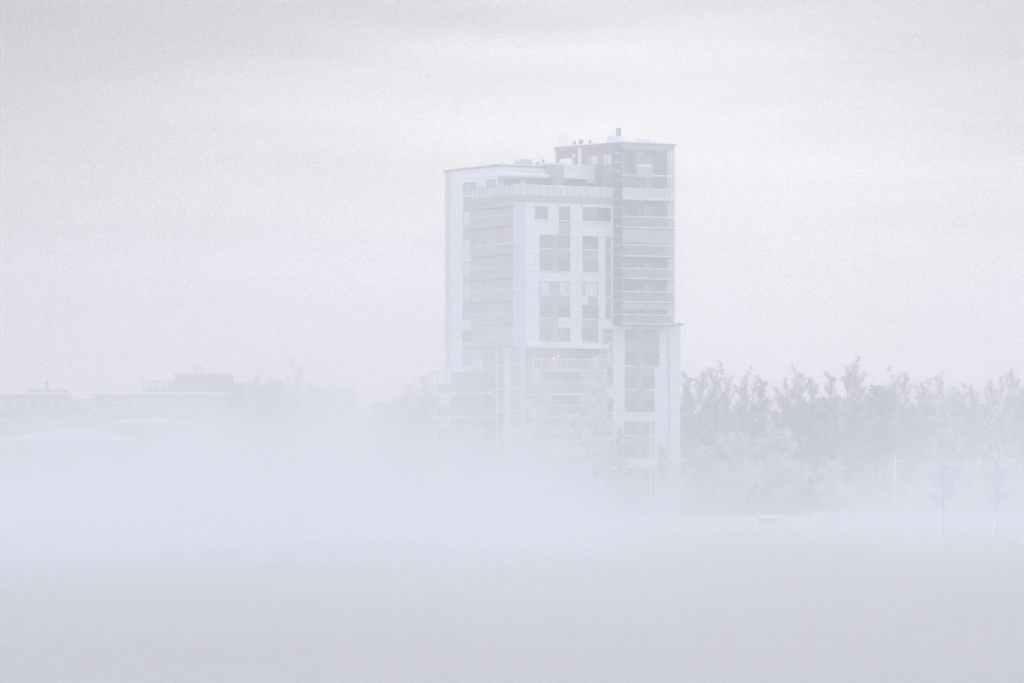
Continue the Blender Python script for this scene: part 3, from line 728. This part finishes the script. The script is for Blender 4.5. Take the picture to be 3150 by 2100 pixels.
# domed pavilion in front of it
def dome_roof(W, D, z0, rise, n=14, over=.5):
    mb = MB(); pts = []
    for i in range(n+1):
        t_ = i/n; pts.append((-over+(W+2*over)*t_, z0+rise*sin(pi*t_)**.8))
    for a, b_ in zip(pts, pts[1:]):
        b0 = len(mb.v)
        mb.v += [(a[0], -over, a[1]), (b_[0], -over, b_[1]), (b_[0], D+over, b_[1]), (a[0], D+over, a[1]), (a[0], -over, z0-.15), (b_[0], -over, z0-.15), (b_[0], D+over, z0-.15), (a[0], D+over, z0-.15)]
        mb.f += [tuple(b0+i for i in q) for q in ((0,1,2,3), (4,7,6,5), (0,4,5,1), (3,2,6,7))]
    return mb
Yp = 690
x0, x1 = (352-1575)/F*Yp, (567-1575)/F*Yp; zt = zat(1297, Yp); p = empty('pavilion', (x0, Yp, 0))
tag(p, 'small pale pavilion with a low domed snowy roof in front of the stepped building', 'building'); W = x1-x0
MB().box(.3, W-.3, .3, 7.7, -.5, zt-.15).build('wall', m_fwall, p); dome_roof(W, 8, zt, zat(1284, Yp)-zt).build('roof', m_snow, p)
for k in range(6):
    x = .9+(W-1.8)*k/5; MB().box(x-.45, x+.45, .2, .297, zt-2.6, zt-.9).build('window', m_pane, p)
MB().box(W-.1, W+.9, 1, 4, -.5, zt-.7).build('side_porch', m_far, p)
Yh = 655
x0, x1 = (40-1575)/F*Yh, (395-1575)/F*Yh; zt = zat(1352, Yh); p = empty('boat_hall', (x0, Yh, 0))
tag(p, 'long low hall with a wide curved snow-covered roof at the lower left', 'building'); W = x1-x0
MB().box(.3, W-.3, .3, 11, -.5, zt-.15).build('wall', m_fwall, p); dome_roof(W, 11.3, zt, zat(1322, Yh)-zt, 20).build('roof', m_snow, p)
for k in range(5):
    x = 1.5+(W-3)*k/4; MB().box(x-1, x+1, .2, .297, 0, zt-1.2).build('door', m_far2, p)
Yh = 640
x0, x1 = (572-1575)/F*Yh, (660-1575)/F*Yh; zt = zat(1372, Yh); p = empty('shed', (x0, Yh, 0))
tag(p, 'small shed with a snowy pitched roof right of the domed pavilion', 'shed'); W = x1-x0
MB().box(.2, W-.2, .2, 3.8, -.3, zt).build('wall', m_fwall, p)
rm = MB(); zr = zat(1363, Yh)
rm.v += [(-.2,-.2,zt), (W+.2,-.2,zt), (W+.2,4.2,zt), (-.2,4.2,zt), (-.2,2,zr), (W+.2,2,zr)]; rm.f += [(0,1,5,4), (3,4,5,2), (0,4,3), (1,2,5), (0,3,2,1)]
rm.build('roof', m_snow, p); MB().box(W*.4, W*.6, .1, .197, 0, 1.9).build('door', m_metal, p)

# ------------------------------------------------------------------ trees
m_twig = mat('frosted_twigs', (.52,.51,.56), .9, nscale=1.2, col2=(.26,.25,.285), detail=5)
m_twig2 = mat('heavily_frosted_twigs', (.84,.85,.90), .9, nscale=1.5, col2=(.6,.6,.65), detail=5)
m_pole0 = mat('white_birch_bark', (.72,.72,.77), .9, noise=.25, nscale=3)
m_twig3 = mat('white_hoarfrost_twigs', (.86,.86,.9), .9, nscale=1.5, col2=(.7,.7,.75), detail=5)
m_pine = mat('frosted_pine_needles', (.10,.115,.125), .9, nscale=1.0, col2=(.30,.31,.34), detail=5)
def strip(mb, p, q, r_, w0, w1):
    """flat twig through three points"""
    d = (r_-p); s_ = Vector((random.uniform(-1,1), random.uniform(-1,1), random.uniform(-.3,.3)))
    s_ = d.cross(s_); s_ = s_.normalized() if s_.length > 1e-4 else Vector((1,0,0))
    b = len(mb.v); wm = (w0+w1)/2
    for pt, w_ in ((p, w0), (q, wm), (r_, w1)): mb.v += [tuple(pt+s_*w_), tuple(pt-s_*w_)]
    mb.f += [(b, b+1, b+3, b+2), (b+2, b+3, b+5, b+4)]
def birch(seed, h, spread, droop, n_l=20, n_t=24, m=None, fork=False, dens=1.0, bark=None, tw=.17):
    rnd = random.Random(seed); random.seed(seed)
    tr = MB(); cr = MB()
    tops = [(0, 0)] if not fork else [(-.07*h, .02*h), (.075*h, -.02*h)]
    limbs = []
    for tx_, ty_ in tops:
        hh = h*(1 if tx_ >= 0 else .93)
        path = [Vector((tx_*(i/8)**.8 + rnd.uniform(-.08,.08)*i/8, ty_*(i/8) + rnd.uniform(-.08,.08)*i/8, hh*i/8)) for i in range(9)]
        tr.tube(path, tw*h/17, 6, .02)
        for k in range(int(n_l*(.62 if fork else 1))):
            t_ = .22 + .76*(k+rnd.random()*.6)/n_l/(.62 if fork else 1); t_ = min(t_, .98)
            i = int(t_*8); base = path[i].lerp(path[min(8, i+1)], t_*8-i)
            a = k*2.4 + rnd.uniform(-.5,.5); L = spread*h*(1.15-t_)*(.55 if t_ < .32 else 1)*rnd.uniform(.7,1.25)*(1.0 if t_ > .3 else .8) + .012*h
            up = rnd.uniform(.7,1.25)
            if t_ > .62: L *= .9; up *= 1.6 if t_ < .8 else 2.3
            pts = [base]
            for s_ in range(1, 5):
                f_ = s_/4; pts.append(base + Vector((cos(a)*L*f_, sin(a)*L*f_, L*up*(f_ - (.38 if t_ < .7 else .1)*f_*f_*droop))) + Vector((rnd.uniform(-.1,.1), rnd.uniform(-.1,.1), 0))*L*.3)
            tr.tube(pts, .05*h/17*(1.2-t_)+.012, 4, .01, cap=False); limbs.append((pts, L, t_))
            # leader tips above
    for pts, L, t_ in limbs:
        for j in range(int(n_t*dens*(1.35 if t_ > .6 else 1))):
            f_ = rnd.uniform(.15, 1.0)*4; i = min(3, int(f_)); b = pts[i].lerp(pts[i+1], f_-i)
            a = rnd.uniform(0, 6.28); l1 = rnd.uniform(.25,.8)*L*.42 + .25
            m1 = b + Vector((cos(a)*l1*.55, sin(a)*l1*.55, l1*rnd.uniform(.05,.6)+(.3*l1 if t_ > .65 else 0)))
            e = m1 + Vector((cos(a)*l1*.4, sin(a)*l1*.4, -l1*rnd.uniform(.2,1.3)*droop*(1 if t_ < .65 else .1)))
            strip(cr, b, m1, e, .03, .015)
            for q in range(5):
                g = rnd.random(); s0 = (b.lerp(m1, g*2) if g < .5 else m1.lerp(e, g*2-1))
                a2 = rnd.uniform(0, 6.28); l2 = rnd.uniform(.2,.7)*(1.0 if t_ < .7 else .75)
                hang = rnd.uniform(.4, 2.0)*droop*(1.0 if t_ < .6 else max(.15, 1.0-(t_-.6)*2.3))
                e1 = s0 + Vector((cos(a2)*l2*.4, sin(a2)*l2*.4, l2*.1 - l2*.3*hang)); e2 = e1 + Vector((cos(a2)*l2*.12, sin(a2)*l2*.12, -l2*.75*hang))
                strip(cr, s0, e1, e2, .04, .02)
    # crown tip
    for j in range(int(60)):
        tx_, ty_ = tops[j % len(tops)]; z = h*rnd.uniform(.86, 1.0); a = rnd.uniform(0, 6.28); l2 = rnd.uniform(.3,.8)*(1.15-(z/h-.86)*6.5)
        b = Vector((tx_*.98, ty_*.98, z*(1 if tx_ >= 0 else .93))); e1 = b+Vector((cos(a)*l2*.35, sin(a)*l2*.35, l2*.5)); e2 = e1+Vector((cos(a)*l2*.2, sin(a)*l2*.2, l2*rnd.uniform(-.2, .5)))
        strip(cr, b, e1, e2, .035, .025)
    t = empty('birch_tree'); tr.build('trunk', bark or m_frostb, t, smooth=True); cr.build('crown', m or m_twig, t); return t
def pine(seed, h, m=None, spruce=False):
    rnd = random.Random(seed); random.seed(seed); tr = MB(); cr = MB()
    path = [Vector((rnd.uniform(-.1,.1)*i/6, rnd.uniform(-.1,.1)*i/6, h*i/6)) for i in range(7)]
    tr.tube(path, .2*h/17, 6, .03)
    n = 46 if spruce else 30
    for k in range(n):
        t_ = (.12 if spruce else .42) + (.86 if spruce else .55)*k/n; z = h*t_; a = k*2.4+rnd.uniform(-.4,.4)
        L = (h*.2*(1.03-t_)+.2) if spruce else h*.17*(1.2-t_**3)*rnd.uniform(.6,1.15)*(1 if t_ > .5 else .7)
        rise = -.25 if spruce else rnd.uniform(.1,.5)
        b = Vector((0,0,z)); e = b+Vector((cos(a)*L, sin(a)*L, L*rise)); tr.tube([b, e], .05, 4, .015, cap=False)
        for j in range(34 if spruce else 64):
            f_ = rnd.uniform(.25,1.02) if not spruce else rnd.uniform(.1,1); p = b.lerp(e, f_)
            rr = .38 if spruce else .62
            c = p + Vector((rnd.gauss(0,rr*.5), rnd.gauss(0,rr*.5), rnd.gauss(0,rr*.38)+(.0 if spruce else .15)))
            d = Vector((rnd.uniform(-1,1), rnd.uniform(-1,1), rnd.uniform(-.3,.7) if not spruce else rnd.uniform(-.8,.1)))*.3
            strip(cr, c-d*.5, c, c+d, .06, .05)
    t = empty('pine_tree' if not spruce else 'spruce_tree'); tr.build('trunk', m_frostb, t, smooth=True); cr.build('crown', m or m_pine, t); return t
protos = {'a': (birch(1, 17, .26, 1.0), 17), 'b': (birch(2, 17, .22, 1.15), 17), 'c': (birch(3, 17, .24, .9, fork=True), 17),
          'd': (birch(4, 17, .17, 1.3, n_l=18), 17), 'e': (birch(5, 12, .30, 1.0, n_l=18, n_t=30, m=m_twig2), 12),
          'p': (pine(6, 17), 17), 's': (pine(7, 12, m=m_twig, spruce=True), 12), 'n': (birch(8, 12, .24, .8, n_l=20, n_t=30, m=m_twig2), 12),
          'w': (birch(9, 9, .48, .9, n_l=26, n_t=34, m=m_twig2, fork=True), 9)}
protos['v'] = (birch(10, 12, .27, .9, n_l=20, n_t=14, m=m_twig3, bark=m_pole0, tw=.13), 12)
used = set()
def plant(k, px, Y, ptop, label, group=None, wide=1.0, cat='tree', zb=0):
    pr, h0 = protos[k]; o = pr if k not in used else copy_tree(pr); used.add(k)
    hh = zat(ptop, Y) - zb if ptop > 60 else ptop
    s_ = hh/h0; o.location = at(px, 0, Y); o.location.z = zb-.05
    o.scale = (s_*wide, s_*wide, s_); o.rotation_euler = (0, 0, random.uniform(0, 6.28)); tag(o, label, cat, group); return o
random.seed(11)
# the right-hand tree line: the tops one can tell apart
G = 'frosted trees in the wood right of the tower'
front = [('d',2112,1160,'slim frosted birch touching the right side of the tower'),
 ('a',2160,1162,'rounded frosted birch a little right of the tower, its airy top spreading wide'),
 ('b',2200,1158,'thin pointed birch top between the two rounded birches beside the tower'),
 ('b',2235,1180,'low loose birch crown at the left foot of the twin-topped frosted birches'),
 ('c',2300,1158,'frosted birch with a hooked top standing just left of the notch in the tree line'),
 ('d',2342,1170,'narrow frosted birch directly left of the notch in the tree line'),
 ('c',2440,1148,'tall dense birch with a forked top just right of the notch in the tree line'),
 ('a',2495,1178,'birch with a right-leaning top next to the tall forked one'),
 ('d',2556,1158,'solitary slim birch spire between two gaps in the tree line'),
 ('d',2607,1141,'tallest birch of the right wood, its left leader like a column'),
 ('b',2634,1143,'tall drooping birch joined to the right of the tallest columnar one'),
 ('p',2697,1176,'dark pine crown with a flat clumpy top right of the tallest birches'),
 ('p',2730,1188,'lower dark pine crown at the right shoulder of the flat-topped pine'),
 ('b',2752,1170,'pale birch top rising behind the dark pines'),
 ('d',2782,1160,'bushy upright birch top above the utility pole'),
 ('a',2845,1192,'broad ragged birch crown right of the utility pole'),
 ('b',2885,1198,'small open birch top between the ragged crown and the pointed one'),
 ('c',2925,1174,'pointed full birch crown above the nearer left snow-field birch'),
 ('a',2990,1202,'low round birch crown right of the pointed full one'),
 ('d',3050,1184,'slender birch spire before the last tall crown at the right edge'),
 ('b',3080,1200,'small birch top squeezed between the slender spire and the right-edge birch'),
 ('a',3122,1164,'tall dark birch at the right edge of the picture'),
 ('c',3165,1190,'birch cut off by the right edge of the picture')]
for k, px, pt, lab in front:
    plant(k, px, 705+random.uniform(-12, 22), pt, lab, G, wide=random.uniform(.85, 1.0))
G2 = 'trees deep in the right wood'
for r_ in range(3):
    for i in range(15):
        px = 2105 + (i+.5*(r_ % 2))*75 + random.uniform(-18, 18)
        if 2355 < px < 2405: continue
        plant(random.choice('abcdpp'), px, 735+r_*26+random.uniform(-8,8), 1215+random.uniform(0, 45), 'frosted tree deep in the fog-dimmed wood behind the front row', G2, wide=1.1)
plant('s', 2388, 712, 1252, 'small dark conifer tip in the notch of the tree line', wide=.9)
# undergrowth and nearer trees on the right
G3 = 'frosted willows at the foot of the wood'
for px, pt, Y, lab in ((2150,1395,690,'wide frosted willow beside the thin lamp pole right of the tower'), (2265,1360,686,'frosted willow in the middle of the pale thicket'),
                    (2400,1345,680,'large bright frosted willow with a rounded head left of the utility pole'), (2560,1430,690,'low frosted willow below the notch, left of the utility pole'),
                    (2850,1440,692,'low frosted willow right of the utility pole'), (2985,1430,690,'low frosted willow between the two snow-field birches'), (3110,1425,694,'low frosted willow at the right edge')):
    plant('w', px, Y, pt, lab, G3, wide=1.1)
plant('v', 2902, 430, 1240, 'nearer slim birch standing on the snow, the left one of two', 'nearer birches standing out on the snow field', wide=.95)
plant('v', 3068, 425, 1255, 'nearer slim birch standing on the snow, the right one of two', 'nearer birches standing out on the snow field', wide=.95)
# brushwood between the trunks
random.seed(5); ug = MB()
def brush(x0, x1, y0, y1, n, hmax):
    for i in range(n):
        b = Vector((random.uniform(x0, x1), random.uniform(y0, y1), -.05)); hh = random.uniform(.4, 1)*hmax; a = random.uniform(0, 6.28)
        e1 = b + Vector((cos(a)*hh*.12, sin(a)*hh*.12, hh*.6)); e2 = e1 + Vector((cos(a)*hh*.2, sin(a)*hh*.2, hh*.4))
        strip(ug, b, e1, e2, .05, .03)
        for q in range(5):
            s0 = b.lerp(e2, random.uniform(.3, .95)); a2 = random.uniform(0, 6.28); l = random.uniform(.3, .8)
            strip(ug, s0, s0+Vector((cos(a2)*l*.6, sin(a2)*l*.6, l*.3)), s0+Vector((cos(a2)*l, sin(a2)*l, l*.25)), .05, .03)
brush(23, 84, 694, 716, 5200, 4.2); brush(24, 86, 730, 760, 4200, 6.0)
o = ug.build('undergrowth', m_twig); tag(o, 'dense frosted brushwood filling the gaps between the trunks of the right wood', kind='stuff')
ug = MB(); brush(-42, -9, 724, 748, 3200, 5)
o = ug.build('undergrowth', m_twig); tag(o, 'frosted brushwood under the left tree line, deep in the fog', kind='stuff')
# in front of the tower
plant('n', 1828, 655, 1146, 'white frosted birch in front of the right end of the low front balconies', wide=.95)
plant('n', 1660, 652, 1178, 'white frosted birch in front of the left end of the low front balconies', wide=1.0)
plant('e', 1745, 645, 1288, 'shorter frosted birch between the two in front of the low balconies', wide=1.1)
plant('e', 1590, 640, 1330, 'frosted bush-like birch below the corner of the left balcony stack')
plant('s', 1905, 650, 1312, 'small frosted conifer left of the flagpole at the foot of the tower', wide=.9)
plant('s', 2036, 655, 1367, 'frosted little conifer right of the flagpole at the foot of the tower')
plant('e', 2070, 652, 1430, 'rounded frosted birch at the right foot of the tower', wide=1.3)
plant('e', 1470, 655, 1330, 'frosted birch below the lower left balconies', wide=1.2)
# left tree line
G4 = 'trees behind the fog between the far buildings and the tower'
left = [('p',728,1168,'first dark treetop right of the stepped building'), ('a',775,1180,'frosted treetop beside the stepped building'),
 ('p',815,1170,'spiky pine top left of the wide pine crown'), ('p',856,1160,'wide flat-headed pine crown, highest left of the tower'),
 ('b',914,1150,'thin bare-topped birch right of the wide pine crown'), ('p',975,1176,'dark rounded pine crown midway in the left tree line'),
 ('p',1003,1192,'smaller pine at the right shoulder of the dark rounded crown'), ('a',1055,1207,'pale treetop sloping down toward the low saddle'),
 ('d',1085,1196,'slim birch spire before the low saddle of the left tree line'), ('p',1172,1229,'low square pine crown in the saddle left of the tower'),
 ('p',1200,1230,'low pine crown next to the square one in the saddle'), ('a',1232,1222,'pale crown rising toward the tower'),
 ('b',1262,1202,'frosted crown two trees left of the tower balconies'), ('d',1308,1158,'tall thin birch close to the left side of the tower'), ('c',1326,1188,'frosted birch touching the lower left balconies')]
for k, px, pt, lab in left: plant(k, px, 735+random.uniform(-12, 20), pt, lab, G4, wide=1.05)
for i in range(18):
    px = 705+36*i+random.uniform(-12,12); env = 1205 + 45*max(0, sin((px-700)/620*pi))*(1 if px > 950 else .4)
    plant(random.choice('apbc'), px, 785+random.uniform(-15,25), env+random.uniform(5,35), 'tree lost in the fog behind the left tree line', 'trees deep behind the left tree line', wide=1.15)
for k in list(protos):
    if k not in used:
        for ch in list(protos[k][0].children): bpy.data.objects.remove(ch)
        bpy.data.objects.remove(protos[k][0])

# ------------------------------------------------------------------ poles, wires, embankment
m_pole = mat('frosted_wood', (.88,.88,.92), .8, noise=.1, nscale=4)
Yu = 640; u = empty('utility_pole', at(2754, 0, Yu)); tag(u, 'frost-covered utility pole with two crossarms in front of the right wood', 'utility pole')
zt = zat(1394, Yu); MB().cyl(0, 0, -.3, zt, .135, .1, 8).build('pole', m_pole, u)
za = zat(1417, Yu); MB().box(-.62, .98, -.06, .06, za-.1, za+.1).build('crossarm', m_pole, u)
zb2 = zat(1465, Yu); MB().box(-.32, .4, -.05, .05, zb2-.06, zb2+.06).build('crossarm', m_pole, u)
for x in (-.55, .2, .9):
    MB().cyl(x, 0, za+.073, za+.25, .05).build('insulator', m_wframe, u)
mb = MB(); mb.tube([(-.3,0,za-.07), (-.28,0,zat(1440,Yu)), (-.25,0,zb2+.06)], .03); mb.tube([(.75,0,za-.07), (.6,0,zat(1450,Yu)), (.35,0,zb2+.06)], .02); mb.build('drop_wire', m_pole, u)
def wire(x0, x1, z, sag, y0, y1, label):
    pts = [(x0+(x1-x0)*i/24, y0+(y1-y0)*i/24, z - sag*4*(i/24)*(1-i/24)) for i in range(25)]
    o = MB().tube(pts, .022, 4).build('power_line', m_pole); tag(o, label, 'power line')
bx = at(2754, 0, Yu).x
wire(bx-.55, bx-48, za+.27, .35, Yu, Yu+4, 'thin frosted power line running left from the utility pole')
wire(bx+.9, bx+40, za+.27, .4, Yu, Yu+2, 'thin frosted power line running right from the utility pole')
Yf = 650; f_ = empty('flagpole', at(2003, 0, Yf)); tag(f_, 'tall thin white flagpole in front of the lower right part of the tower', 'flagpole')
MB().cyl(0, 0, -.2, zat(1300, Yf), .13, .08, 8).build('pole', m_snow, f_); MB().cyl(0, 0, zat(1300, Yf)+.003, zat(1300, Yf)+.15, .1, .05, 8).build('finial', m_wframe, f_)
MB().cyl(0, 0, 0, .35, .25, .18, 8).build('base', m_conc, f_)
Ys = 662; f_ = empty('lamp_post', at(2338, 0, Ys)); tag(f_, 'thin frosted lamp post in the pale thicket, above the covered boat', 'lamp post')
MB().cyl(0, 0, -.2, zat(1392, Ys), .06, .045, 8).build('pole', m_pole, f_); MB().box(-.1, .7, -.08, .08, zat(1392, Ys)+.003, zat(1390, Ys)+.06).build('lamp_head', m_wframe, f_)
f_ = empty('marker_post', at(2703, 0, 642)); tag(f_, 'short frosted post with a round head left of the utility pole', 'post')
MB().cyl(0, 0, -.2, zat(1545, 642), .05, .05, 6).build('post', m_pole, f_); MB().cyl(0, 0, zat(1545, 642)+.003, zat(1541, 642), .12, .1, 8).build('head', m_wframe, f_)
# embankment along the shore with a snow-topped low wall
em = MB(); n = 60
me_x0, me_x1 = at(2230, 0, 640).x, at(3400, 0, 640).x
prof0 = None
for i in range(n+1):
    x = me_x0+(me_x1-me_x0)*i/n; up = min(1, i/14); hgt = .15+.45*up + .05*random.uniform(-1, 1)
    em.v += [(x, 606+random.uniform(-.6,.6), -.2), (x, 610+random.uniform(-.3,.3), hgt), (x, 626, hgt+.12), (x, 640, -.2)]
for i in range(n):
    for k in range(3): em.f.append((i*4+k, i*4+4+k, i*4+5+k, i*4+1+k))
em.f.append((0,1,2,3)); em.f.append(tuple(n*4+k for k in (3,2,1,0)))
o = em.build('embankment', mat('stony_bank', (.30,.30,.34), .9, nscale=.8, col2=(.62,.63,.68), detail=6)); o['kind'] = 'structure'
xw0, xw1 = at(2500, 0, 627).x, at(2822, 0, 627).x
lw_ = empty('low_wall', (xw0, 626.4, 0)); tag(lw_, 'low grey wall with a snow cap along the shore at the foot of the utility pole', 'wall')
MB().box(0, xw1-xw0, 0, .35, 0, .78).build('wall', m_conc, lw_); snow_strip(-.05, xw1-xw0+.05, -.08, .43, .783, .16).build('snow_cap', m_snow, lw_)
xw0, xw1 = at(2840, 0, 627).x, at(3300, 0, 627).x
lw_ = empty('low_wall', (xw0, 626.4, 0)); tag(lw_, 'fainter stretch of low snow-capped wall behind the two snow-field birches', 'wall')
MB().box(0, xw1-xw0, 0, .35, 0, .66).build('wall', m_conc, lw_); snow_strip(-.05, xw1-xw0+.05, -.08, .43, .663, .13).build('snow_cap', m_snow, lw_)
# covered boat lying on the snow
Yb = 570; bo = empty('covered_boat', at(2368, 0, Yb), R(8)); tag(bo, 'small grey rowing boat lying under snow on the ice in front of the thicket', 'boat')
hull = MB(); ns = 11
for i in range(ns):
    t_ = i/(ns-1); x = (t_-.5)*3.6; w_ = .72*sin(pi*min(1, .12+t_*.94))**.55 if t_ < .98 else .06; k_ = .12*abs(t_-.5)**2*4
    hull.v += [(x, -w_, .62+k_), (x, -w_*.8, .22), (x, 0, .05+k_*.5), (x, w_*.8, .22), (x, w_, .62+k_)]
for i in range(ns-1):
    for k in range(4): hull.f.append((i*5+k, i*5+k+1, i*5+6+k, i*5+5+k))
hull.build('hull', mat('grey_hull_paint', (.52,.51,.55), .6, noise=.2), bo)
cov = MB()
for i in range(ns):
    t_ = i/(ns-1); x = (t_-.5)*3.62; w_ = .74*sin(pi*min(1, .12+t_*.94))**.55 if t_ < .98 else .07; k_ = .12*abs(t_-.5)**2*4
    cov.v += [(x, -w_, .6+k_), (x, -w_*.5, .86+random.uniform(-.03,.03)), (x, 0, .95), (x, w_*.5, .86), (x, w_, .6+k_)]
for i in range(ns-1):
    for k in range(4): cov.f.append((i*5+k, i*5+5+k, i*5+6+k, i*5+k+1))
cov.build('snow_cover', m_snow, bo)
bo.scale = (.68, .8, .95)
# sticks and reeds poking out of the ice
for i, (px, Y, hh, lab) in enumerate(((2060, 560, 1.1, 'thin stick in the snow near the foot of the tower'), (2172, 545, 1.4, 'thin stick in the snow left of the covered boat'),
      (2825, 500, 1.2, 'thin stick in the snow left of the two nearer birches'), (2948, 480, 1.0, 'thin stick between the two nearer birches'), (3020, 500, .9, 'short stick left of the right nearer birch'))):
    s_ = MB(); s_.tube([(0,0,-.1), (.05,0,hh*.5), (.02,.03,hh)], .035, 5, .015); s_.tube([(.04,0,hh*.55), (.2,0,hh*.85)], .02, 4, .01)
    o = s_.build('stick', m_frostb); o.location = at(px, 0, Y); tag(o, lab, 'stick', 'sticks poking out of the snow')
